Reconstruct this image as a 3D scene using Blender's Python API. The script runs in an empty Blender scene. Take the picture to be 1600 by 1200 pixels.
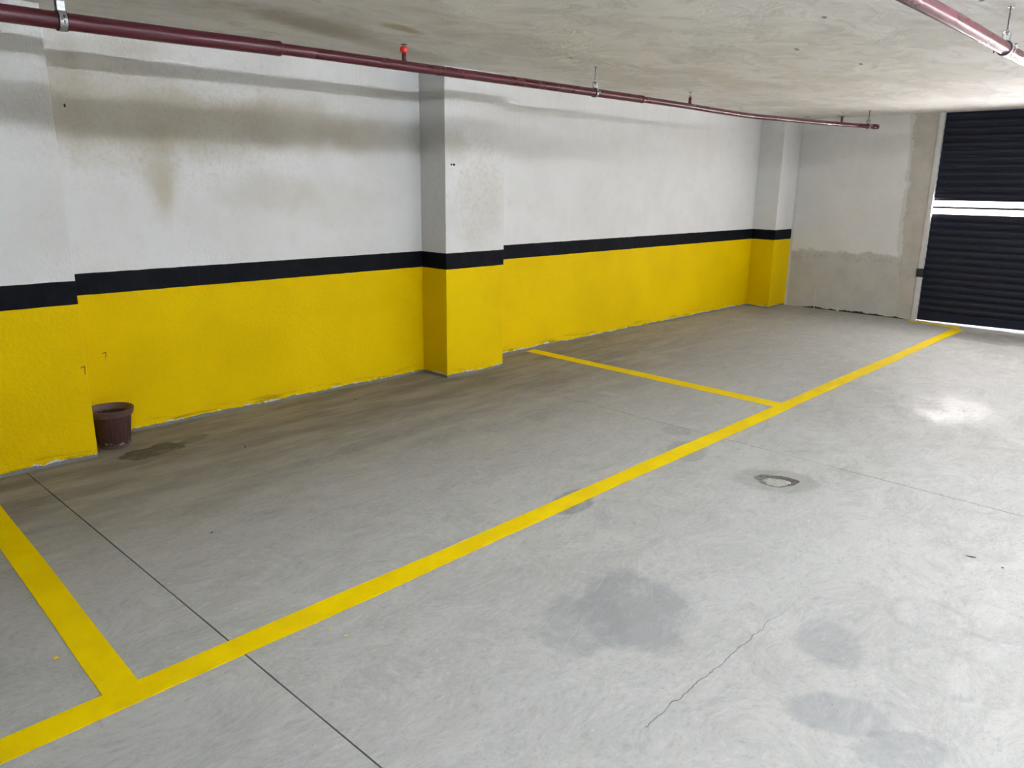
import bpy, bmesh, math, random
from mathutils import Vector, Matrix
random.seed(7)
S = bpy.context.scene
COL = S.collection
PI = math.pi

# ------------------------------------------------------------------ camera
cd = bpy.data.cameras.new('camera'); cam = bpy.data.objects.new('camera', cd); COL.objects.link(cam)
cd.sensor_fit = 'HORIZONTAL'; cd.sensor_width = 36.0; cd.lens = 26.968
cd.clip_start = 0.02; cd.clip_end = 300
R_ = (0.7036232, -0.7104772, 0.0116836); U_ = (0.1715231, 0.1857789, 0.9675051); B_ = (-0.6895609, -0.6787550, 0.2525816)
cam.matrix_world = Matrix(((R_[0], U_[0], B_[0], 0.0), (R_[1], U_[1], B_[1], -5.1178), (R_[2], U_[2], B_[2], 1.6), (0, 0, 0, 1)))
S.camera = cam

# ------------------------------------------------------------------ colour management
S.view_settings.view_transform = 'Standard'
S.view_settings.look = 'None'
S.view_settings.gamma = 1.0
S.view_settings.use_curve_mapping = False
S.view_settings.exposure = 0.19
S.cycles.use_adaptive_sampling = True; S.cycles.adaptive_threshold = 0.2; S.cycles.adaptive_min_samples = 16
S.cycles.max_bounces = 5; S.cycles.diffuse_bounces = 3; S.cycles.glossy_bounces = 2; S.cycles.transmission_bounces = 1

# ------------------------------------------------------------------ sky and sun (outside the garage)
SKY = 6.0
world = bpy.data.worlds.new('sky'); S.world = world; world.use_nodes = True
bg = world.node_tree.nodes['Background']
bg.inputs[0].default_value = (0.72, 0.86, 1.0, 1); bg.inputs[1].default_value = SKY
world.cycles.sampling_method = 'NONE'   # an even sky needs no importance map
sl = bpy.data.lights.new('sun', 'SUN'); sl.energy = 60.0; sl.angle = 0.009; sl.color = (1.0, 0.93, 0.90)
sun = bpy.data.objects.new('sun', sl); COL.objects.link(sun)
sun.rotation_euler = Vector((0.12, 0.62, -0.78)).to_track_quat('-Z', 'Y').to_euler()   # runs along the outer wall, so no ray enters the garage

# daylight that comes in through the long open slot of the shutter
al = bpy.data.lights.new('slot_daylight', 'AREA'); al.shape = 'RECTANGLE'; al.size = 5.38; al.size_y = .152
al.energy = 155.0; al.color = (1.0, 0.945, 0.945)
slot = bpy.data.objects.new('slot_daylight', al); COL.objects.link(slot)
slot.location = (10.40, -4.73, 1.384); slot.rotation_euler = (PI/2, 0, PI/2)

# light of the batten lamps in the ceiling (their builder is further down)
LAMP = 375.0
LAMP_COL = (0.93, 0.975, 1.06)

# ------------------------------------------------------------------ dimensions
H = 2.47          # ceiling
ZT, ZB = 1.045, 0.9135   # black band
XW, XE = -4.5, 10.33     # room ends
YS = -8.1                # far side of the aisle
P0, P1, P2 = 0.3496, 0.312, 0.3016

# ------------------------------------------------------------------ node helper
class NT:
    def __init__(s, name):
        s.m = bpy.data.materials.new(name); s.m.use_nodes = True
        s.t = s.m.node_tree; s.b = s.t.nodes['Principled BSDF']
    def put(s, sock, v):
        if isinstance(v, bpy.types.NodeSocket): s.t.links.new(v, sock)
        elif v is not None:
            if isinstance(v, (tuple, list)) and len(v) == 3 and sock.type == 'RGBA': v = (*v, 1)
            sock.default_value = v
    def pos(s):
        if not hasattr(s, '_p'): s._p = s.t.nodes.new('ShaderNodeNewGeometry').outputs['Position']
        return s._p
    def obj(s): return s.t.nodes.new('ShaderNodeTexCoord').outputs['Object']
    def xyz(s, v=None):
        n = s.t.nodes.new('ShaderNodeSeparateXYZ'); s.put(n.inputs[0], v or s.pos()); return n.outputs
    def math(s, op, a, b=None, c=None, clamp=False):
        n = s.t.nodes.new('ShaderNodeMath'); n.operation = op; n.use_clamp = clamp
        s.put(n.inputs[0], a); s.put(n.inputs[1], b); s.put(n.inputs[2], c); return n.outputs[0]
    def vm(s, op, a, b=None):
        n = s.t.nodes.new('ShaderNodeVectorMath'); n.operation = op
        s.put(n.inputs[0], a); s.put(n.inputs[1], b)
        return n.outputs['Value'] if op in ('LENGTH', 'DISTANCE', 'DOT_PRODUCT') else n.outputs[0]
    def scale(s, k, v=None, rz=0.0):
        n = s.t.nodes.new('ShaderNodeMapping'); s.put(n.inputs[0], v or s.pos())
        n.inputs['Scale'].default_value = k; n.inputs['Rotation'].default_value = (0, 0, rz); return n.outputs[0]
    def noise(s, scale, detail=4, rough=.55, v=None, dist=0.0):
        key = (scale, detail, rough, dist)
        if v is None:
            if not hasattr(s, 'cache'): s.cache = {}
            if key in s.cache: return s.cache[key]
            s.cache[key] = s._noise(scale, detail, rough, v, dist); return s.cache[key]
        return s._noise(scale, detail, rough, v, dist)
    def _noise(s, scale, detail, rough, v, dist):
        n = s.t.nodes.new('ShaderNodeTexNoise'); s.put(n.inputs['Vector'], v or s.pos())
        n.inputs['Scale'].default_value = scale; n.inputs['Detail'].default_value = detail
        n.inputs['Roughness'].default_value = rough; n.inputs['Distortion'].default_value = dist
        return n.outputs[0]
    def warp(s, v, scale, amount):
        """bend a coordinate with one shared colour noise"""
        n = s.t.nodes.new('ShaderNodeTexNoise'); s.put(n.inputs['Vector'], v)
        n.inputs['Scale'].default_value = scale; n.inputs['Detail'].default_value = 1.5
        m = s.t.nodes.new('ShaderNodeVectorMath'); m.operation = 'MULTIPLY_ADD'
        s.put(m.inputs[0], n.outputs[1]); m.inputs[1].default_value = (amount,)*3; s.put(m.inputs[2], v)
        return m.outputs[0]
    def ramp(s, v, a, b, lo=0.0, hi=1.0):
        n = s.t.nodes.new('ShaderNodeMapRange'); n.interpolation_type = 'SMOOTHSTEP'
        s.put(n.inputs[0], v); n.inputs[1].default_value = a; n.inputs[2].default_value = b
        n.inputs[3].default_value = lo; n.inputs[4].default_value = hi; return n.outputs[0]
    def mix(s, f, a, b, mode='MIX'):
        n = s.t.nodes.new('ShaderNodeMix'); n.data_type = 'RGBA'; n.blend_type = mode
        s.put(n.inputs[0], f); s.put(n.inputs[6], a); s.put(n.inputs[7], b); return n.outputs[2]
    def bump(s, h, strength=.3, dist=.01, prev=None):
        n = s.t.nodes.new('ShaderNodeBump'); s.put(n.inputs['Height'], h)
        n.inputs['Strength'].default_value = strength; n.inputs['Distance'].default_value = dist
        if prev: s.put(n.inputs['Normal'], prev)
        return n.outputs[0]
    def blob(s, c, r, rz=0.0, wob=.35, ns=6.0, soft=.35, detail=4):
        """a stain of its own ragged shape round world point c, radii r"""
        d = s.vm('SUBTRACT', s.pos(), c)
        m = s.t.nodes.new('ShaderNodeMapping'); m.vector_type = 'TEXTURE'
        s.put(m.inputs[0], d); m.inputs['Rotation'].default_value = (0, 0, rz); m.inputs['Scale'].default_value = r
        l = s.vm('LENGTH', m.outputs[0])
        n = s.math('MULTIPLY_ADD', s.noise(ns, detail, .6), 2*wob, -wob)
        return s.ramp(s.math('ADD', l, n), 1.0 - soft, 1.0 + soft, 1.0, 0.0)
    def out(s, col=None, rough=None, normal=None, metal=None, spec=None, coat=None):
        s.put(s.b.inputs['Base Color'], col); s.put(s.b.inputs['Roughness'], rough)
        s.put(s.b.inputs['Normal'], normal); s.put(s.b.inputs['Metallic'], metal)
        s.put(s.b.inputs['Specular IOR Level'], spec); s.put(s.b.inputs['Coat Weight'], coat)
        return s.m

# ------------------------------------------------------------------ materials
def mat_wall():
    n = NT('painted_plaster'); x, y, z = n.xyz()
    big = n.noise(1.3, 4, .6); fine = n.noise(60, 2, .7); mid = n.noise(9, 5, .65)
    white = n.mix(n.ramp(big, .35, .7), (.77, .775, .765), (.715, .715, .69))
    white = n.mix(n.ramp(mid, .5, .75, 0, .30), white, (.64, .63, .60))
    # grimy, ochre water stains on the first bay, each with its own ragged outline
    st = [((1.80, 0, 1.98), (.46, 1, .26), .50), ((2.35, 0, 1.95), (.48, 1, .19), .48), ((2.95, 0, 2.0), (.5, 1, .17), .48), ((3.5, 0, 1.93), (.34, 1, .12), .38),
          ((2.01, 0, 1.64), (.11, 1, .20), .55), ((2.02, 0, 1.52), (.05, 1, .16), .4), ((2.78, 0, 1.52), (.36, 1, .12), .28), ((1.52, 0, 2.1), (.12, 1, .3), .35),
          ((3.3, 0, 1.42), (.4, 1, .16), .16), ((1.85, 0, 2.36), (.25, 1, .05), .35), ((4.22, -.3, 1.88), (.12, 1, .12), .35), ((4.5, -.3, 1.45), (.26, 1, .35), .22)]
    for c, r, k in st:
        white = n.mix(n.math('MULTIPLY', n.blob(c, r, 0, .6, 5.0, .55, 6), k), white, (.455, .405, .285))
    # coarse trowel texture where the wall was patched (first bay)
    speck = n.ramp(n.noise(34, 5, .7), .45, .68)
    zone = n.math('MAXIMUM', n.blob((2.1, 0, 1.95), (.95, 1, .42), 0, .4, 5.0, .5, 6), n.blob((4.45, -.3, 1.6), (.34, 1, .45), 0, .4, 5.0, .5, 6))
    white = n.mix(n.math('MULTIPLY', n.math('MULTIPLY', speck, zone), .27), white, (.40, .37, .28))
    # faint vertical water runs near the ceiling
    runs = n.ramp(n.noise(1.0, 3, .6, n.scale((26, 26, .6))), .60, .72)
    high = n.ramp(z, 1.7, 2.35)
    white = n.mix(n.math('MULTIPLY', n.math('MULTIPLY', runs, high), .12), white, (.4, .37, .33))
    holes = n.math('MAXIMUM', n.math('MAXIMUM', n.blob((4.165, -.312, 1.742), (.008, .05, .009), 0, .1, 60, .1), n.blob((4.192, -.312, 1.742), (.014, .05, .009), 0, .1, 60, .1)),
                   n.blob((1.506, 0, 2.005), (.006, .05, .010), 0, .1, 60, .1))
    white = n.mix(holes, white, (.03, .03, .03))
    # yellow dado
    yel = n.mix(n.ramp(big, .3, .7), (.83, .575, .0), (.76, .52, .0))
    yel = n.mix(n.ramp(n.noise(14, 4, .7), .62, .80, 0, .30), yel, (.56, .40, .0))
    scuff = n.math('MULTIPLY', n.ramp(n.noise(30, 3, .7), .66, .73), n.ramp(z, .45, .04))
    yel = n.mix(n.math('MULTIPLY', scuff, .6), yel, (.14, .12, .02))
    # green-grey grime streak above the joint with the floor
    gr = n.math('MULTIPLY', n.ramp(n.noise(1.0, 4, .6, n.scale((3.2, 3.2, 30))), .50, .66), n.ramp(z, .10, .02))
    yel = n.mix(n.math('MULTIPLY', gr, .7), yel, (.16, .15, .02))
    blk = n.mix(n.ramp(mid, .45, .75), (.005, .006, .009), (.009, .010, .014))
    zz = n.math('ADD', z, n.math('MULTIPLY_ADD', mid, .008, -.004))
    col = n.mix(n.math('GREATER_THAN', zz, ZB), yel, blk)
    col = n.mix(n.math('GREATER_THAN', zz, ZT), col, white)
    # bare strip at the foot: raw mortar with patches of peeled white edge
    e = n.math('MULTIPLY_ADD', n.noise(4.0, 6, .72), .060, -.010)
    pk = n.ramp(n.noise(1.0, 5, .7, n.scale((7, 7, 2))), .50, .56)
    e2 = n.math('ADD', e, n.math('MULTIPLY', pk, n.math('MULTIPLY_ADD', n.noise(30, 3, .65), .050, -.012)))
    col = n.mix(n.math('LESS_THAN', z, e2), col, (.66, .66, .62))
    col = n.mix(n.math('LESS_THAN', z, e), col, n.mix(fine, (.15, .155, .165), (.27, .275, .285)))
    hgt = n.noise(40, 3, .75)
    return n.out(col, n.ramp(z, ZT - .01, ZT + .01, .55, .8), n.bump(hgt, .5, .012), spec=n.ramp(z, ZT - .01, ZT + .01, .06, .2))

def mat_endwall():
    n = NT('grey_cement_plaster'); x, y, z = n.xyz()
    big = n.noise(1.8, 5, .6); mid = n.noise(11, 5, .65); fine = n.noise(70, 3, .7)
    up = n.mix(n.ramp(big, .35, .68), (.79, .785, .775), (.73, .725, .705))
    up = n.mix(n.ramp(mid, .55, .8, 0, .3), up, (.54, .53, .50))
    low = n.mix(n.ramp(n.noise(4, 5, .7), .35, .7), (.57, .56, .525), (.50, .49, .46))
    edge = n.math('ADD', z, n.math('MULTIPLY_ADD', n.noise(2.6, 5, .65), .30, -.15))
    col = n.mix(n.ramp(edge, .76, .80), low, up)
    band = n.math('MULTIPLY', n.math('LESS_THAN', n.math('ABSOLUTE', n.math('SUBTRACT', edge, .70)), .035), n.ramp(mid, .45, .6))
    col = n.mix(n.math('MULTIPLY', band, .35), col, (.34, .33, .31))
    # beige render beside the shutter, with a broken edge
    ey = n.math('ADD', y, n.math('ADD', n.math('MULTIPLY_ADD', n.noise(4.0, 6, .7), .22, -.11), n.math('MULTIPLY', z, -.035)))
    bei = n.mix(n.ramp(n.noise(6, 5, .7), .35, .7), (.55, .52, .465), (.475, .45, .40))
    halo = n.math('LESS_THAN', ey, -1.745)
    col = n.mix(n.math('MULTIPLY', halo, .55), col, (.56, .54, .48))
    col = n.mix(n.math('LESS_THAN', ey, -1.79), col, bei)
    # broken foot of the wall: dark open crack
    ce = n.math('MULTIPLY_ADD', n.noise(5, 5, .7), .10, -.030)
    ramp_y = n.math('MULTIPLY', n.ramp(y, -.45, -.75), n.ramp(y, -1.95, -1.75))
    col = n.mix(n.math('LESS_THAN', z, n.math('MULTIPLY', ce, ramp_y)), col, (.035, .035, .033))
    for yy, zt in ((-.729, .30), (-1.057, .04)):
        dr = n.math('MULTIPLY', n.math('LESS_THAN', n.math('ABSOLUTE', n.math('SUBTRACT', y, n.math('MULTIPLY_ADD', n.noise(9, 2), .03, yy - .015))), .006 if zt > .1 else .018), n.math('LESS_THAN', z, zt))
        col = n.mix(dr, col, (.66, .64, .58))
    # white paint run along the corner with the pillar
    wl = n.math('GREATER_THAN', n.math('ADD', y, n.math('MULTIPLY_ADD', n.noise(8, 4, .7), .05, -.025)), -P2 - .035)
    col = n.mix(wl, col, (.70, .69, .66))
    hgt = n.noise(16, 3, .7)
    return n.out(col, .8, n.bump(hgt, .3, .01), spec=.3)

def mat_ceiling():
    n = NT('troweled_ceiling_plaster')
    v = n.warp(n.scale((1.0, 1.7, 1), rz=.5), 1.6, .9)
    sw = n.noise(1.1, 5, .64, v); sw2 = n.noise(3.6, 4, .66, v)
    col = n.mix(n.ramp(sw, .36, .64), (.785, .77, .735), (.925, .92, .905))
    col = n.mix(n.ramp(sw2, .50, .68, 0, .55), col, (.66, .645, .60))
    col = n.mix(n.ramp(n.noise(1.7, 4, .6, v), .575, .63, 0, .7), col, (.93, .92, .90))
    for c, r, k, cc in (((3.0, -1.23, H), (.17, .06, 1), .65, (.42, .34, .12)), ((2.58, -.95, H), (.5, .16, 1), .55, (.36, .31, .22)), ((3.0, -.75, H), (.9, .12, 1), .4, (.40, .36, .28)),
                        ((4.289, -3.179, H), (.035, .012, 1), .8, (.12, .11, .10)), ((5.133, -2.635, H), (.045, .014, 1), .8, (.14, .13, .12)), ((6.019, -2.706, H), (.045, .012, 1), .8, (.14, .13, .12)),
                        ((4.45, -1.28, H), (.05, .012, 1), .7, (.15, .14, .12)), ((10.03, -.50, H), (.05, .04, 1), .9, (.08, .08, .07)), ((10.09, -.90, H), (.05, .05, 1), .9, (.10, .09, .08)), ((4.40, -3.89, H), (.03, .012, 1), .8, (.15, .14, .12))):
        col = n.mix(n.math('MULTIPLY', n.blob(c, r, .3, .5, 5 if r[0] > .1 else 50, .5), k), col, cc)
    hgt = sw2
    return n.out(col, .72, n.bump(hgt, .5, .03), spec=.25)

def mat_floor():
    n = NT('troweled_concrete'); x, y, z = n.xyz()
    v = n.warp(n.scale((1.0, 1.6, 1), rz=-.5), 1.7, .55)
    big = n.noise(.7, 5, .6); sw = n.noise(2.2, 5, .68, v); mid = n.noise(7, 5, .7, v); fine = n.noise(90, 2, .75)
    col = n.mix(n.ramp(sw, .34, .68), (0.398, 0.394, 0.365), (0.502, 0.497, 0.466))
    col = n.mix(n.ramp(big, .38, .66, 0, .6), col, (0.445, 0.451, 0.432))
    col = n.mix(n.ramp(mid, .50, .72, 0, .45), col, (0.555, 0.548, 0.516))
    col = n.mix(n.ramp(mid, .46, .30, 0, .45), col, (0.335, 0.331, 0.309))
    col = n.mix(n.ramp(fine, .52, .78, 0, .40), col, (0.263, 0.260, 0.245))
    grain = n.noise(30, 4, .75, v)
    col = n.mix(n.ramp(grain, .50, .72, 0, .45), col, (0.578, 0.571, 0.544))
    col = n.mix(n.ramp(grain, .48, .30, 0, .45), col, (0.280, 0.277, 0.259))
    # streaky brown dust by the yellow wall, with the light falloff painted in
    dust_falloff = n.math('MULTIPLY', n.ramp(n.math('ADD', y, n.math('MULTIPLY_ADD', sw, 1.6, -.8)), -2.5, -.4), n.ramp(x, 9.5, 4.5, .35, 1))
    streak = n.ramp(n.noise(1.3, 5, .65, n.scale((.9, 4.5, 1), rz=-.12)), .36, .66)
    col = n.mix(n.math('MULTIPLY', dust_falloff, .85), col, n.mix(streak, (.138, .116, .082), (.275, .240, .178)))
    fib = n.ramp(n.noise(5, 4, .75, v), .28, .55, .45, 1.15)
    # stains, each with a shape of its own
    for c, r, rz, k, cc, wob in (((2.25, -3.59, 0), (.29, .22, 1), .75, .58, (.255, .262, .26), .40), ((2.03, -3.50, 0), (.22, .17, 1), .4, .50, (.262, .27, .267), .45),
                            ((2.20, -4.40, 0), (.15, .10, 1), -.9, .46, (.258, .267, .27), .35), ((2.17, -4.60, 0), (.15, .085, 1), -.6, .46, (.258, .267, .27), .35),
                            ((2.58, -4.22, 0), (.15, .12, 1), .5, .42, (.26, .27, .27), .4), ((2.87, -2.74, 0), (.17, .10, 1), .4, .65, (.17, .175, .18), .4),
                            ((1.62, -.47, 0), (.20, .10, 1), .1, .85, (.080, .070, .052), .7), ((1.88, -.42, 0), (.12, .05, 1), .3, .55, (.10, .088, .065), .5),
                            ((5.53, -.763, 0), (.09, .05, 1), .3, .6, (.15, .13, .10), .4), ((4.0, -2.72, 0), (.2, .12, 1), .5, .35, (.2, .2, .2), .45),
                            ((3.93, -3.34, 0), (.23, .17, 1), -.9, .45, (.24, .235, .20), .35), ((4.3, -2.45, 0), (.1, .1, 1), 0, .3, (.2, .2, .2), .4),
                            ((9.7, -3.1, 0), (.35, .5, 1), 0, .5, (.24, .22, .19), .4)):
        col = n.mix(n.math('MULTIPLY', n.math('MULTIPLY', n.blob(c, r, rz, wob, 7.0, .16, 4), fib), k), col, cc)
    # tyre / bucket rings
    for c, r0 in (((3.02, -4.42, 0), .14), ((3.16, -4.58, 0), .15), ((2.68, -4.56, 0), .15)):
        d = n.math('ADD', n.vm('DISTANCE', n.pos(), c), n.math('MULTIPLY_ADD', n.noise(9, 3), .05, -.025))
        ring = n.ramp(n.math('ABSOLUTE', n.math('SUBTRACT', d, r0)), .028, .004)
        col = n.mix(n.math('MULTIPLY', n.math('MULTIPLY', ring, n.ramp(mid, .4, .6)), .35), col, (.27, .265, .25))
    # hairline crack
    cy = n.math('ADD', y, n.math('ADD', n.math('MULTIPLY_ADD', n.noise(2.5, 4, .6), .10, -.05), n.math('MULTIPLY_ADD', n.noise(14, 3, .6), .014, -.007)))
    ck = n.math('MULTIPLY', n.ramp(n.math('ABSOLUTE', n.math('ADD', cy, 4.005)), .0026, .0008), n.math('MULTIPLY', n.math('GREATER_THAN', x, 1.72), n.ramp(x, 3.0, 2.2)))
    col = n.mix(n.math('MULTIPLY', ck, .75), col, (.10, .10, .095))
    # scratches and paint flecks
    w = n.ramp(n.noise(38, 2, .5), .735, .76)
    col = n.mix(n.math('MULTIPLY', w, .5), col, (.68, .68, .65))
    dk = n.ramp(n.noise(26, 3, .6, n.scale((1, 2.5, 1), rz=.6)), .72, .75)
    col = n.mix(n.math('MULTIPLY', dk, .5), col, (.10, .095, .085))
    scr = n.ramp(n.noise(1.0, 3, .6, n.scale((2, 46, 1), v, rz=-.25)), .66, .70)
    col = n.mix(n.math('MULTIPLY', scr, .22), col, (.56, .56, .55))
    polish = n.blob((6.2, -3.6, 0), (.50, .26, 1), .25, .45, 7.0, .25, 4)
    rough = n.math('ADD', n.ramp(mid, .3, .7, .60, .48), n.math('MULTIPLY', dust_falloff, .15))
    rough = n.math('SUBTRACT', rough, n.math('MULTIPLY', polish, n.ramp(sw, 0.44, .58, .02, .17)))
    return n.out(col, rough, n.bump(n.noise(7, 1.5, .6), .07, .006), spec=.25)

def mat_line():
    n = NT('yellow_road_paint')
    b = n.noise(5, 5, .6); f = n.noise(120, 3, .7)
    col = n.mix(n.ramp(b, .35, .7), (.93, .675, .0), (.87, .61, .0))
    col = n.mix(n.ramp(f, .58, .8, 0, .3), col, (.60, .43, .01))
    return n.out(col, .5, n.bump(f, .15, .004), spec=.08)

def simple(name, col, rough=.5, metal=0.0, var=.15, scale=25, spec=.5, bump=.0, coat=None):
    n = NT(name); k = n.noise(scale, 4, .6, n.obj())
    c = n.mix(n.ramp(k, .3, .7), tuple(a*(1+var) for a in col), tuple(a*(1-var) for a in col))
    return n.out(c, n.ramp(k, .3, .7, max(rough-.06, .03), rough+.06), n.bump(k, bump, .003) if bump else None, metal, spec, coat)

def mat_pot():
    n = NT('brown_plastic'); x, y, z = n.xyz(n.obj())
    k = n.noise(30, 4, .6, n.obj())
    col = n.mix(n.ramp(k, .3, .7), (.064, .027, .022), (.046, .020, .017))
    lime = n.math('MULTIPLY', n.ramp(n.noise(34, 4, .7, n.obj()), .50, .60), n.math('MULTIPLY', n.ramp(z, .045, .034), n.ramp(z, .010, .020)))
    col = n.mix(n.math('MULTIPLY', lime, .85), col, (.50, .48, .42))
    lime2 = n.math('MULTIPLY', n.ramp(n.noise(28, 3, .6, n.obj()), .60, .66), n.math('MULTIPLY', n.ramp(z, .188, .198), n.math('GREATER_THAN', y, .08)))
    col = n.mix(n.math('MULTIPLY', lime2, .8), col, (.50, .48, .44))
    low = n.ramp(z, .026, .014)
    col = n.mix(n.math('MULTIPLY', low, .7), col, (.17, .15, .12))
    return n.out(col, n.ramp(k, .3, .7, .42, .56), None, spec=.4)

def mat_emit(name, col, strength):
    m = bpy.data.materials.new(name); m.use_nodes = True; t = m.node_tree
    b = t.nodes['Principled BSDF']; b.inputs['Base Color'].default_value = (.8, .8, .8, 1)
    b.inputs['Emission Color'].default_value = (*col, 1); b.inputs['Emission Strength'].default_value = strength
    return m

M = dict(white=simple('white_emulsion', (.80, .80, .78), .8, var=.04, scale=2), wall=mat_wall(), end=mat_endwall(), ceil=mat_ceiling(), floor=mat_floor(), line=mat_line(), pot=mat_pot(), potrim=simple('lighter_brown_plastic', (.105, .056, .047), .5, var=.1, scale=30),  # rim and foot ring are a lighter brown than the pot body
         groove=simple('dark_joint_dirt', (.045, .043, .038), .9, scale=60),
         pipe=simple('dark_red_enamel', (.080, .010, .019), .29, var=.0, scale=3, spec=.5),
         steel=simple('galvanised_steel', (.42, .43, .43), .38, .9, .2, 60),
         rod=simple('threaded_steel', (.16, .16, .155), .4, .85, .25, 90),
         rubber=simple('black_rubber', (.012, .012, .012), .7),
         redcap=simple('red_plastic_cap', (.85, .035, .025), .4),
         brass=simple('dull_chrome', (.45, .43, .40), .3, .8),
         shutter=simple('navy_shutter_enamel', (.006, .009, .024), .38, var=.0, scale=.4, spec=.40),
         rail=simple('pale_aluminium_rail', (.62, .62, .61), .45, .0, .06, 12),
         black=simple('black_steel', (.010, .012, .013), .5),
         lamp_body=simple('white_lamp_housing', (.75, .75, .74), .5),
         lamp=mat_emit('lamp_tube_glow', LAMP_COL, LAMP),
         leaf=simple('dry_brown_leaf', (.06, .045, .03), .8, var=.4, scale=120),
         soil=simple('dried_soil', (.030, .024, .018), .95, var=.4, scale=70, bump=.5),
         mortar=simple('wet_grey_mortar', (.115, .11, .088), .6, var=.35, scale=45, bump=.6),
         plug=simple('pale_cement_plug', (.40, .40, .365), .30, var=.35, scale=30, bump=.7),
         pave=simple('outdoor_concrete', (.50, .47, .43), .8, var=.12, scale=2),
         outwall=simple('sunlit_render', (.72, .68, .63), .8, var=.06, scale=2))

# ------------------------------------------------------------------ mesh helpers
def link(name, me, mat, parent=None, smooth=None):
    if mat: me.materials.append(M[mat] if isinstance(mat, str) else mat)
    o = bpy.data.objects.new(name, me); COL.objects.link(o)
    if smooth is not None:
        for p in me.polygons: p.use_smooth = True
        me.set_sharp_from_angle(angle=math.radians(smooth))
    if parent: o.parent = parent
    return o
def fin(name, bm, mat, parent=None, smooth=None):
    bmesh.ops.recalc_face_normals(bm, faces=bm.faces)
    me = bpy.data.meshes.new(name); bm.to_mesh(me); bm.free()
    return link(name, me, mat, parent, smooth)
def box(bm, a, b, bev=0.0):
    r = bmesh.ops.create_cube(bm, size=1.0)
    for v in r['verts']: v.co = Vector([(a[i]+b[i])/2 + v.co[i]*(b[i]-a[i]) for i in range(3)])
    if bev: bmesh.ops.bevel(bm, geom=list({e for v in r['verts'] for e in v.link_edges}), offset=bev, segments=2, affect='EDGES', profile=.5)
def obox(name, a, b, mat, parent=None, bev=0.0):
    bm = bmesh.new(); box(bm, a, b, bev); return fin(name, bm, mat, parent)
def tube(bm, pts, radii, seg=20, cap=True):
    """sweep rings along a polyline; radii per point"""
    pts = [Vector(p) for p in pts]; rings = []
    for i, p in enumerate(pts):
        t = (pts[min(i+1, len(pts)-1)] - pts[max(i-1, 0)]).normalized()
        up = Vector((0, 0, 1)) if abs(t.z) < .9 else Vector((1, 0, 0))
        s = t.cross(up).normalized(); u = s.cross(t)
        rings.append([bm.verts.new(p + (s*math.cos(a) + u*math.sin(a))*radii[i]) for a in [2*PI*k/seg for k in range(seg)]])
    for a, b in zip(rings, rings[1:]):
        for k in range(seg): bm.faces.new((a[k], a[(k+1) % seg], b[(k+1) % seg], b[k]))
    if cap: bm.faces.new(rings[0]); bm.faces.new(rings[-1])
def lathe(bm, prof, c=(0, 0, 0), seg=32, closed=False, fn=None):
    rings = []
    for j, (r, z) in enumerate(prof):
        rings.append([bm.verts.new((c[0] + (r + (fn(j, k) if fn else 0))*math.cos(2*PI*k/seg), c[1] + (r + (fn(j, k) if fn else 0))*math.sin(2*PI*k/seg), c[2] + z)) for k in range(seg)])
    n = len(rings)
    for j in range(n if closed else n-1):
        a, b = rings[j], rings[(j+1) % n]
        for k in range(seg): bm.faces.new((a[k], a[(k+1) % seg], b[(k+1) % seg], b[k]))
    if not closed:
        if prof[0][0] > 1e-6: bm.faces.new(rings[0])
        if prof[-1][0] > 1e-6: bm.faces.new(rings[-1])
def empty(name, loc=(0, 0, 0)):
    o = bpy.data.objects.new(name, None); COL.objects.link(o); o.location = loc; o.empty_display_size = .1; return o
def tag(o, label=None, cat=None, group=None, kind=None):
    if label: o['label'] = label
    if cat: o['category'] = cat
    if group: o['group'] = group
    if kind: o['kind'] = kind
    return o

# ------------------------------------------------------------------ the setting
def jx(a, t, y): return a + t*(y + 2)
J1 = lambda y: jx(1.008, -.0252, y)
J2 = lambda y: jx(4.3805, -.0022, y)
G = .0028                       # half width of a saw-cut joint
floor = tag(empty('floor'), 'bare grey troweled concrete garage floor with saw-cut joints', None, None, 'structure')
YN, YF = .25, YS - .2
def slab(x0, x1, hole=None):
    """one floor slab: x0/x1 give the side edges as functions of y; hole = list of points"""
    bm = bmesh.new()
    top = [bm.verts.new((x0(YF), YF, 0)), bm.verts.new((x1(YF), YF, 0)), bm.verts.new((x1(YN), YN, 0)), bm.verts.new((x0(YN), YN, 0))]
    if hole is None: bm.faces.new(top)
    else:
        ed = [bm.edges.new((top[i], top[(i+1) % 4])) for i in range(4)]
        hv = [bm.verts.new(p) for p in hole]
        ed += [bm.edges.new((hv[i], hv[(i+1) % len(hv)])) for i in range(len(hv))]
        bmesh.ops.triangle_fill(bm, use_beauty=True, edges=ed)
        lowh = [bm.verts.new((p[0], p[1], -.05)) for p in hole]
        for i in range(len(hv)):
            k = (i+1) % len(hv); bm.faces.new((hv[i], hv[k], lowh[k], lowh[i]))
    low = [bm.verts.new((v.co.x, v.co.y, -.12)) for v in top]
    for i in range(4): bm.faces.new((top[i], top[(i+1) % 4], low[(i+1) % 4], low[i]))
    bm.faces.new(low)
    return fin('floor_slab', bm, 'floor', floor)
DC = (3.93, -3.345)
hole = []
for k in range(26):
    a = 2*PI*k/26; rr = 1 + .10*math.sin(3*a + .6) + .05*math.sin(7*a)
    u, v = .118*math.cos(a)*rr, .092*math.sin(a)*rr
    hole.append((DC[0] + u*.55 + v*.83, DC[1] - u*.83 + v*.55, 0))
slab(lambda y: XW - .2, lambda y: J1(y) - G)
slab(lambda y: J1(y) + G, lambda y: J2(y) - G, hole)
slab(lambda y: J2(y) + G, lambda y: XE + .22)
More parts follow.
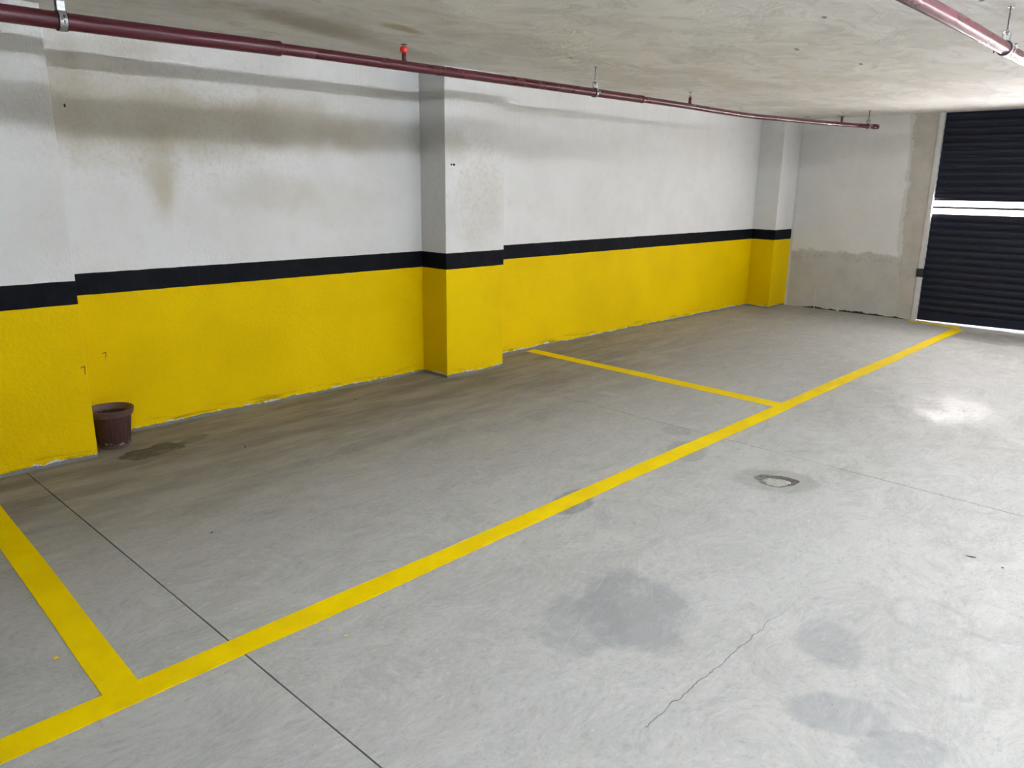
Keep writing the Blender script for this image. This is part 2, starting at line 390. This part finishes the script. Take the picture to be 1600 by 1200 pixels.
for j in (J1, J2):
    bm = bmesh.new()
    vs = [bm.verts.new((j(y) + s*(G + .004), y, -.006)) for y, s in ((YF, -1), (YF, 1), (YN, 1), (YN, -1))]
    bm.faces.new(vs); lo = [bm.verts.new((v.co.x, v.co.y, -.02)) for v in vs]
    for i in range(4): bm.faces.new((vs[i], vs[(i+1) % 4], lo[(i+1) % 4], lo[i]))
    fin('joint_filling', bm, 'groove', floor)

# old drain hole, roughly plugged with cement
drain = tag(empty('floor_drain', (DC[0], DC[1], -.05)), 'ragged oval drain hole plugged with pale cement in the concrete floor', 'floor drain')
def dish(name, pts, f0, rings, mat):
    bm = bmesh.new(); prev = None
    for s, z in rings:
        ring = [bm.verts.new(((p[0]-DC[0])*s*(1 + random.uniform(-.05, .05)*(f0 if s < .99 else 0)), (p[1]-DC[1])*s*(1 + random.uniform(-.05, .05)*(f0 if s < .99 else 0)), z + .05 + random.uniform(-.001, .001)*f0)) for p in pts]
        if prev:
            for i in range(len(ring)): bm.faces.new((prev[i], prev[(i+1) % len(ring)], ring[(i+1) % len(ring)], ring[i]))
        prev = ring
    bm.faces.new(prev)
    return fin(name, bm, mat, drain, 60)
dish('mortar_bed', hole, 0.6, [(.995, -.0005), (.90, -.004), (.78, -.008), (.6, -.010), (.3, -.011)], 'mortar')
dish('cement_plug', hole, 1.6, [(.66, -.014), (.58, -.007), (.46, -.004), (.28, -.005), (.12, -.002)], 'plug')

# walls
bm = bmesh.new()
box(bm, (XW - .2, 0, -.1), (4.4, .25, H + .05)); box(bm, (4.4, .029, -.1), (XE + .2, .25, H + .05))
tag(fin('wall_left', bm, 'wall'), 'long side wall painted yellow, black and white', None, None, 'structure')
def pillar(x0, x1, p, label):
    bm = bmesh.new(); box(bm, (x0, -p, -.05), (x1, .1, H + .03))
    es = [e for e in bm.edges if abs(e.verts[0].co.z - e.verts[1].co.z) > 1 and e.verts[0].co.y < 0]
    bmesh.ops.bevel(bm, geom=es, offset=.006, segments=2, affect='EDGES', profile=.5)
    return tag(fin('pillar', bm, 'wall'), label, 'pillar', None, 'structure')
pillar(.69, 1.3434, P0, 'painted wall pillar at the left edge, beside the flower pot')
pillar(4.1003, 4.7608, P1, 'painted wall pillar in the middle of the yellow wall')
pillar(9.8524, XE + .03, P2, 'painted wall pillar in the far corner next to the bare cement wall')
bm = bmesh.new()
DY0, DY1 = -1.985, -7.46      # shutter opening
box(bm, (XE, DY0, -.1), (XE + .2, .2, H + .05))
box(bm, (XE, YS - .2, -.1), (XE + .2, DY1, H + .05))
tag(fin('wall_back', bm, 'end'), 'bare grey cement end wall beside the dark shutter', None, None, 'structure')
tag(obox('wall_front', (XW - .2, YS - .2, -.1), (XW, .2, H + .05), 'white'), 'end wall behind the camera', None, None, 'structure')
tag(obox('wall_right', (XW - .2, YS - .2, -.1), (XE + .2, YS, H + .05), 'white'), 'side wall across the aisle', None, None, 'structure')
tag(obox('ceiling', (XW - .3, YS - .3, H), (XE + .3, .3, H + .25), 'ceil'), 'troweled off-white plaster ceiling', None, None, 'structure')
# outside
tag(obox('driveway', (XE + .22, -40, -.25), (60, 30, -.015), 'pave'), 'pale driveway outside the shutter', None, None, 'structure')
tag(obox('wall_outside', (21, -40, -.1), (21.3, 30, 3.2), 'outwall'), 'sunlit boundary wall across the driveway', None, None, 'structure')

# pencilled sevens on the yellow paint
def seven(x, y, z, bar, stem, parent):
    bm = bmesh.new()
    tube(bm, [(x - bar, y, z - .007), (x - bar*.4, y, z - .001), (x, y, z)], [.0016, .0022, .0024], 6)
    tube(bm, [(x, y, z), (x - .001, y, z - stem*.5), (x - .005, y, z - stem)], [.0022, .0018, .0014], 6)
    return tag(fin('pencil_mark', bm, 'black', parent), 'pencilled figure seven')
seven(1.560, -.0008, .547, .022, .038, bpy.data.objects['wall_left'])
seven(1.333, -P0 - .0008, .553, .024, .048, bpy.data.objects['pillar'])

# ------------------------------------------------------------------ roller shutter
door = tag(empty('door_1', (XE, -3.5, 0)), 'dark navy roller shutter with an open slot across it', None, None, 'structure')
DX = XE + .045
def at_door(o):
    o.parent = door; o.matrix_parent_inverse = Matrix.Translation((-XE, 3.5, 0)); return o
YA, YB = -2.032, -7.42
def slat_mesh(pitch):
    prof = []
    for i in range(9):
        t = i/8; prof.append((-.0145*math.sin(PI*t)**.8, .012 + t*(pitch - .018)))
    prof = [(.0, -.004), (-.004, -.002), (-.0045, .009), (-.001, .0105)] + prof + [(-.001, pitch - .004), (.001, pitch + .006)]
    back = [(.007, pitch + .006), (.007, -.004)]
    full = prof + back; bm = bmesh.new()
    A = [bm.verts.new((x, YA, z)) for x, z in full]; Bv = [bm.verts.new((x, YB, z)) for x, z in full]
    n = len(full)
    for i in range(n): bm.faces.new((A[i], A[(i+1) % n], Bv[(i+1) % n], Bv[i]))
    bm.faces.new(A); bm.faces.new(Bv)
    bmesh.ops.recalc_face_normals(bm, faces=bm.faces)
    me = bpy.data.meshes.new('slat'); bm.to_mesh(me); bm.free(); me.materials.append(M['shutter'])
    for p in me.polygons: p.use_smooth = True
    me.set_sharp_from_angle(angle=math.radians(40))
    return me
PT = .0845
sm = slat_mesh(PT)
z = 1.467
while z < H - .01:
    o = bpy.data.objects.new('slat', sm); COL.objects.link(o); o.location = (DX, 0, z); at_door(o); z += PT
z = 1.301 - PT; lowest = None
while z > .10:
    o = bpy.data.objects.new('slat', sm); COL.objects.link(o); o.location = (DX, 0, z); at_door(o); lowest = z; z -= PT
bm = bmesh.new()
f = [(-.012, lowest - .001), (-.012, None), (.012, None), (.012, lowest - .001)]
A = [bm.verts.new((DX + a, YA, .010 if b is None else b)) for a, b in f]; Bv = [bm.verts.new((DX + a, YB, .095 if b is None else b)) for a, b in f]
for i in range(4): bm.faces.new((A[i], A[(i+1) % 4], Bv[(i+1) % 4], Bv[i]))
bm.faces.new(A); bm.faces.new(Bv)
at_door(fin('bottom_bar', bm, 'shutter'))
at_door(obox('slot_bar', (DX - .010, YB, 1.373), (DX + .010, YA, 1.397), 'black'))
at_door(obox('slot_edge', (DX - .006, YB, 1.2985), (DX + .008, YA, 1.304), 'black'))
bm = bmesh.new(); box(bm, (XE - .012, -2.036, -.01), (XE + .10, -1.983, H)); at_door(tag(fin('guide_rail', bm, 'rail'), 'pale vertical guide rail'))
bm = bmesh.new(); box(bm, (XE - .012, DY1 - .003, -.01), (XE + .10, -7.41, H)); at_door(fin('guide_rail', bm, 'rail'))
bm = bmesh.new(); box(bm, (XE - .03, -2.05, .545), (XE + .05, -1.972, .645), .004); at_door(tag(fin('latch', bm, 'black'), 'black latch box'))

# ------------------------------------------------------------------ painted lines on the floor
def strip(name, a, b, label, z=.0022):
    """painted stripe between two edge polylines a and b"""
    bm = bmesh.new()
    A = [bm.verts.new((p[0], p[1], z)) for p in a]; Bv = [bm.verts.new((p[0], p[1], z)) for p in b]
    A2 = [bm.verts.new((p[0], p[1], .0002)) for p in a]; B2 = [bm.verts.new((p[0], p[1], .0002)) for p in b]
    for i in range(len(a)-1):
        bm.faces.new((A[i], A[i+1], Bv[i+1], Bv[i])); bm.faces.new((A[i], A[i+1], A2[i+1], A2[i])); bm.faces.new((Bv[i], Bv[i+1], B2[i+1], B2[i]))
    bm.faces.new((A[0], Bv[0], B2[0], A2[0])); bm.faces.new((A[-1], Bv[-1], B2[-1], A2[-1]))
    return tag(fin(name, bm, 'line'), label, 'floor marking', 'yellow parking lines')
ly = lambda y0, x: y0 + .0176*(x - 4)
xs = [-4.45 + .25*i for i in range(65)]
xs = [x for x in xs if x < 10.0] + [10.05]
wob = lambda x, s: .0035*math.sin(x*2.1 + s) + .002*math.sin(x*5.3 + 2*s)
strip('parking_line', [(x, ly(-2.6495, x) + wob(x, 0)) for x in xs], [(x, ly(-2.7623, x) + wob(x, 1.4)) for x in xs],
      'long yellow painted line running the length of the garage floor to the shutter')
def cross(xa, xb, s, y0, y1, label):
    ys = [y0 + (y1 - y0)*i/12 for i in range(13)]
    return strip('parking_line', [(xa + s*(y+2) + wob(y, 3)*.6, y) for y in ys], [(xb + s*(y+2) + wob(y, 5)*.6, y) for y in ys], label, .0019)
cross(.6141, .7236, .0196, -.36, -2.716, 'short yellow cross line at the left edge, nearest the camera')
cross(5.3485, 5.4823, .0139, -.01, -2.636, 'short yellow cross line starting at the wall beyond the middle pillar')
strip('parking_line', [(10.30, -1.975), (10.28, -2.15), (10.27, -2.35), (10.25, -2.56)], [(10.20, -1.985), (10.16, -2.15), (10.14, -2.35), (10.05, -2.60)],
      'short yellow threshold line at the foot of the shutter')
# drips of line paint
for (px, py), r in (((1.327, -2.885), .006), ((1.345, -2.961), .006), ((.556, -2.382), .009)):
    bm = bmesh.new(); lathe(bm, [(r, 0), (r*.9, .0016), (r*.4, .0022)], (px, py, 0), 10); fin('paint_drip', bm, 'line', floor)

# ------------------------------------------------------------------ sprinkler pipes
def bez(pts, n=8):
    """smooth curve through points (Catmull-Rom)"""
    P = [Vector(p) for p in pts]; P = [2*P[0] - P[1]] + P + [2*P[-1] - P[-2]]; out = []
    for i in range(1, len(P)-2):
        for k in range(n):
            t = k/n; a, b, c, d = P[i-1], P[i], P[i+1], P[i+2]
            out.append(.5*((2*b) + (c - a)*t + (2*a - 5*b + 4*c - d)*t*t + (3*b - a - 3*c + d)*t**3))
    out.append(P[-2]); return out
path1 = bez([(-4.45, -1.05, 2.28), (-2, -1.05, 2.28), (1.0, -1.055, 2.28), (2.26, -1.11, 2.285), (3.1, -1.13, 2.285), (4.87, -1.15, 2.2855), (6.05, -1.15, 2.285),
             (6.92, -1.11, 2.285), (7.5, -1.115, 2.284), (8.0, -1.19, 2.286), (8.68, -1.25, 2.292), (9.4, -1.40, 2.296), (9.80, -1.475, 2.30)])
def at_x(path, x):
    x = min(max(x, path[0].x), path[-1].x)
    for a, b in zip(path, path[1:]):
        if a.x <= x <= b.x:
            t = (x - a.x)/max(b.x - a.x, 1e-9); return a.lerp(b, t)
    return path[-1].copy()
def section(path, xa, xb, r, parent, name='pipe_section', lip=True):
    pts = [at_x(path, xa)] + [p for p in path if xa + .02 < p.x < xb - .02] + [at_x(path, xb)]
    rr = [r]*len(pts)
    if lip:   # rolled shoulder at the joint
        d = (pts[-1] - pts[-2]).normalized(); e = pts[-1].copy()
        pts = pts[:-1] + [e - d*.030, e - d*.026, e - d*.008, e]; rr = rr[:-1] + [r, r*1.035, r*1.035, r*.86]
    bm = bmesh.new(); tube(bm, pts, rr, 28)
    return fin(name, bm, 'pipe', parent, 50)
pipe1 = tag(empty('sprinkler_pipe', (0, 0, 0)), 'dark red sprinkler pipe hung under the ceiling along the yellow wall', 'pipe', 'red sprinkler pipes')
for xa, xb, r in ((-4.45, 2.275, .0375), (2.24, 5.53, .0295), (5.50, 8.62, .0245), (8.60, 9.72, .0235)):
    section(path1, xa, xb, r, pipe1)
bm = bmesh.new(); e = path1[-1]; d = (path1[-1] - path1[-2]).normalized()
tube(bm, [e - d*.10, e - d*.094, e - d*.01, e], [.024, .029, .029, .022], 24); tag(fin('end_cap', bm, 'pipe', pipe1, 40), 'capped end')
for xw in (3.45, 7.2):    # weld sockets
    q = at_x(path1, xw); bm = bmesh.new(); tube(bm, [q + Vector((-.004, 0, 0)), q + Vector((.004, 0, 0))], [.0302 if xw < 5.5 else .0252]*2, 24); fin('weld_bead', bm, 'pipe', pipe1, 40)

def sprinkler(q, r, parent, cap, nip=.055):
    h = empty('sprinkler_head', (q.x, q.y, q.z + r)); h.parent = parent
    bm = bmesh.new(); lathe(bm, [(.0165, -.012), (.0150, .004), (.0135, .010), (.0135, nip)], seg=18); fin('nipple', bm, 'pipe', h, 40)
    bm = bmesh.new(); lathe(bm, [(.012, nip), (.0150, nip + .002), (.0150, nip + .009), (.009, nip + .011), (.009, nip + .016)], seg=6); fin('hex_body', bm, 'brass', h)
    bm = bmesh.new()
    for s in (-1, 1):
        tube(bm, [(s*.009, 0, nip + .010), (s*.0135, 0, nip + .020), (s*.010, 0, nip + .034), (0, 0, nip + .042)], [.0026]*4, 8)
    fin('frame_arms', bm, 'brass', h, 60)
    bm = bmesh.new(); lathe(bm, [(.004, nip + .040), (.0185, nip + .043), (.0185, nip + .0455), (.004, nip + .0465)], seg=20)
    for k in range(20):
        pass
    fin('deflector', bm, 'brass' if cap != 'red' else 'pipe', h, 40)
    if cap == 'red':
        bm = bmesh.new(); lathe(bm, [(.016, nip - .002), (.0235, nip + .003), (.0245, nip + .016), (.0235, nip + .028), (.012, nip + .035)], seg=20); tag(fin('protective_cap', bm, 'redcap', h, 40), 'bright red plastic cap')
    return h
sprinkler(at_x(path1, 3.085), .029, pipe1, 'red', .047)
sprinkler(at_x(path1, 6.25), .024, pipe1, None, .048)
sprinkler(at_x(path1, 9.10), .023, pipe1, None, .060)

path2 = bez([(-4.45, -4.01, 2.278), (0, -3.995, 2.278), (3.3, -3.985, 2.279), (4.0, -3.975, 2.28), (4.64, -3.96, 2.28), (5.1, -3.95, 2.28), (9.6, -3.93, 2.28)])
pipe2 = tag(empty('sprinkler_pipe', (0, 0, 0)), 'dark red sprinkler pipe crossing the upper right corner with a bright gleam underneath', 'pipe', 'red sprinkler pipes')
section(path2, -4.45, 9.5, .0300, pipe2, lip=False)
bm = bmesh.new(); e = path2[-1]; tube(bm, [e - Vector((.14, 0, 0)), e - Vector((.13, 0, 0)), e - Vector((.01, 0, 0)), e], [.030, .036, .036, .028], 24); fin('end_cap', bm, 'pipe', pipe2, 40)

def hanger(path, x, r, label, w=1.0):
    q = at_x(path, x); t = (at_x(path, x + .1) - at_x(path, x - .1)); t.z = 0; ang = math.atan2(t.y, t.x)
    h = tag(empty('pipe_hanger', q), label, 'pipe hanger', 'steel pipe hangers'); h.rotation_euler = (0, 0, ang)
    def ring(bm, ri, ro, w):
        seg = 28; rs = []
        for xx, rr in ((-w, ro), (w, ro), (w, ri), (-w, ri)):
            rs.append([bm.verts.new((xx, rr*math.cos(2*PI*k/seg), rr*math.sin(2*PI*k/seg))) for k in range(seg)])
        for j in range(4):
            a, b = rs[j], rs[(j+1) % 4]
            for k in range(seg): bm.faces.new((a[k], a[(k+1) % seg], b[(k+1) % seg], b[k]))
    bm = bmesh.new(); ring(bm, r + .0003, r + .0045, .0145*w); fin('rubber_lining', bm, 'rubber', h, 40)
    bm = bmesh.new(); ring(bm, r + .0045, r + .0070, .0105*w); fin('clamp_band', bm, 'steel', h, 40)
    R2 = r + .007; top = H - q.z
    for s in (-1, 1):      # side lugs with screws
        bm = bmesh.new(); box(bm, (-.0105, s*(R2 - .002) if s > 0 else -(R2 + .016), -.004), (.0105, s*(R2 + .016) if s > 0 else -(R2 - .002), .004))
        fin('clamp_lug', bm, 'steel', h)
    for s in (-1, 1):
        bm = bmesh.new(); tube(bm, [(0, s*(R2 + .009), -.018), (0, s*(R2 + .009), .012)], [.0032]*2, 10)
        tube(bm, [(0, s*(R2 + .009), .012), (0, s*(R2 + .009), .018)], [.0062]*2, 6); fin('clamp_screw', bm, 'rod', h)
    bm = bmesh.new()       # stirrup over the clamp
    zb, zt = R2 - .004, R2 + .040
    for s in (-1, 1):
        A = [(-.011*w, s*.0150, zb), (.011*w, s*.0150, zb), (.011*w, s*.0175, zb), (-.011*w, s*.0175, zb)]
        B2 = [(-.011*w, s*.0175, zt - .006), (.011*w, s*.0175, zt - .006), (.011*w, s*.0200, zt - .006), (-.011*w, s*.0200, zt - .006)]
        C2 = [(-.011*w, s*.013, zt), (.011*w, s*.013, zt), (.011*w, s*.013, zt + .0025), (-.011*w, s*.013, zt + .0025)]
        L = [[bm.verts.new(p) for p in q_] for q_ in (A, B2, C2)]
        for a, b in zip(L, L[1:]):
            for k in range(4): bm.faces.new((a[k], a[(k+1) % 4], b[(k+1) % 4], b[k]))
        bm.faces.new(L[0]); bm.faces.new(L[-1])
    box(bm, (-.011*w, -.0135, zt), (.011*w, .0135, zt + .0025))
    fin('stirrup', bm, 'steel', h)
    bm = bmesh.new(); tube(bm, [(0, 0, zt - .016), (0, 0, top)], [.0050]*2, 12); fin('threaded_rod', bm, 'rod', h, 40)
    for zz in (zt + .0025, zt - .008):
        bm = bmesh.new(); tube(bm, [(0, 0, zz), (0, 0, zz + .007)], [.0085]*2, 6); fin('nut', bm, 'steel', h)
    bm = bmesh.new(); lathe(bm, [(.016, top - .003), (.016, top), (.0, top)], seg=16); fin('ceiling_washer', bm, 'rod', h, 40)
    return h
hanger(path1, 1.225, .0375, 'galvanised pipe hanger at the upper left corner on the thick end of the red pipe', 1.45)
hanger(path1, 4.90, .0295, 'galvanised pipe hanger on the red pipe above the bay beyond the middle pillar')
hanger(path1, 9.60, .0235, 'small pipe hanger at the capped far end of the red pipe')
hanger(path2, 4.64, .0300, 'galvanised pipe hanger on the gleaming pipe in the upper right corner')

# ------------------------------------------------------------------ flower pot behind the left pillar
pot = tag(empty('flower_pot', (1.484, -.205, 0)), 'brown ribbed plastic flower pot on the floor behind the left pillar', 'flower pot')
pot.scale = (1.0, 1.0, 1.03)
NF = 96
def flute(j, k): return -.0028 if (k % 4 == 0 and 2 <= j <= 5) else 0.0
bm = bmesh.new()
out = [(.080, 0.0), (.086, .004), (.0895, .024), (.0925, .030), (.100, .090), (.1075, .150), (.113, .196), (.113, .200)]
inn = [(.107, .200), (.098, .120), (.085, .020), (.0, .018)]
lathe(bm, out + inn, seg=NF, fn=lambda j, k: flute(j, k) if j < 8 else 0)
bmesh.ops.remove_doubles(bm, verts=bm.verts, dist=1e-5)
fin('pot_body', bm, 'pot', pot, 30)
bm = bmesh.new()
lathe(bm, [(.112, .199), (.1215, .198), (.1245, .200), (.1310, .2285), (.1315, .2345), (.1285, .2370), (.1225, .2360), (.1190, .2290), (.1150, .215), (.1070, .2005)], seg=72, closed=True)
fin('pot_rim', bm, 'potrim', pot, 35)
bm = bmesh.new(); lathe(bm, [(.0925, .016), (.0965, .022), (.0950, .0235), (.0895, .020)], seg=64, closed=True); fin('foot_ring', bm, 'potrim', pot, 40)
bm = bmesh.new()
prev = None
for r in (.0925, .07, .045, .02):
    ring = [bm.verts.new((r*math.cos(2*PI*k/32), r*math.sin(2*PI*k/32), .078 + (random.uniform(-.006, .006) if r < .09 else 0))) for k in range(32)]
    if prev:
        for k in range(32): bm.faces.new((prev[k], prev[(k+1) % 32], ring[(k+1) % 32], ring[k]))
    prev = ring
bm.faces.new(prev)
fin('soil', bm, 'soil', pot, 60)

# ------------------------------------------------------------------ litter on the floor
def leaf(loc, ln, wd, rz, label, curl=.3):
    bm = bmesh.new(); n = 7; T = []; Bt = []
    for i in range(n):
        t = i/(n-1); w = wd*math.sin(PI*min(max(t, .06), .94))**.8; xx = (t - .5)*ln; zz = .002 + curl*ln*(t - .5)**2
        T.append([bm.verts.new((xx, -w/2, zz + .25*w)), bm.verts.new((xx, 0, zz + .001)), bm.verts.new((xx, w/2, zz + .2*w))])
        Bt.append([bm.verts.new((v.co.x, v.co.y, v.co.z - .0012)) for v in T[-1]])
    for i in range(n-1):
        for k in range(2):
            bm.faces.new((T[i][k], T[i+1][k], T[i+1][k+1], T[i][k+1])); bm.faces.new((Bt[i][k], Bt[i+1][k], Bt[i+1][k+1], Bt[i][k+1]))
        for k in (0, 2): bm.faces.new((T[i][k], T[i+1][k], Bt[i+1][k], Bt[i][k]))
    o = tag(fin('dry_leaf', bm, 'leaf', None, 60), label, 'leaf', 'bits of dry leaf on the floor'); o.location = (*loc, 0); o.rotation_euler = (0, 0, rz); return o
leaf((3.693, -4.388), .042, .012, -1.2, 'curled dark dry leaf lying on the floor at the right')
leaf((3.679, -4.515), .014, .010, .4, 'tiny dark crumb of leaf next to the curled dry leaf at the right')
leaf((2.047, -.789), .055, .009, 1.2, 'thin dark sliver of dry leaf on the brown floor right of the flower pot')
leaf((1.369, -1.809), .022, .009, .5, 'small black leaf scrap inside the parking bay near the saw-cut joint')
leaf((3.153, -.349), .022, .014, .2, 'small dark leaf scrap near the foot of the yellow wall left of the middle pillar')

# ------------------------------------------------------------------ ceiling lamps over the aisle (behind and above the camera), plus one added for fill
def batten(x, y, label, ln=1.2):
    b = tag(empty('ceiling_lamp', (x, y, H)), label, 'ceiling lamp', 'batten lamps over the aisle')
    obox('housing', (-ln/2, -.035, -.05), (ln/2, .035, 0), 'lamp_body', b, .004)
    bm = bmesh.new(); tube(bm, [(-ln/2 + .03, 0, -.082), (ln/2 - .03, 0, -.082)], [.015]*2, 8); fin('lamp_tube', bm, 'lamp', b, 40)
    for s in (-1, 1): obox('tube_holder', (min(s*(ln/2 - .03), s*ln/2), -.022, -.105), (max(s*(ln/2 - .03), s*ln/2), .022, -.05), 'lamp_body', b)
    return b
batten(1.25, -5.3, 'white batten lamp on the ceiling above the aisle, nearest the left pillar')
batten(3.75, -5.3, 'white batten lamp on the ceiling above the aisle, nearer the shutter')
batten(6.6, -7.3, 'added unseen batten lamp by the far side wall, brightening the shutter end')  # added fill lamp out of view, brightens the shutter end of the room
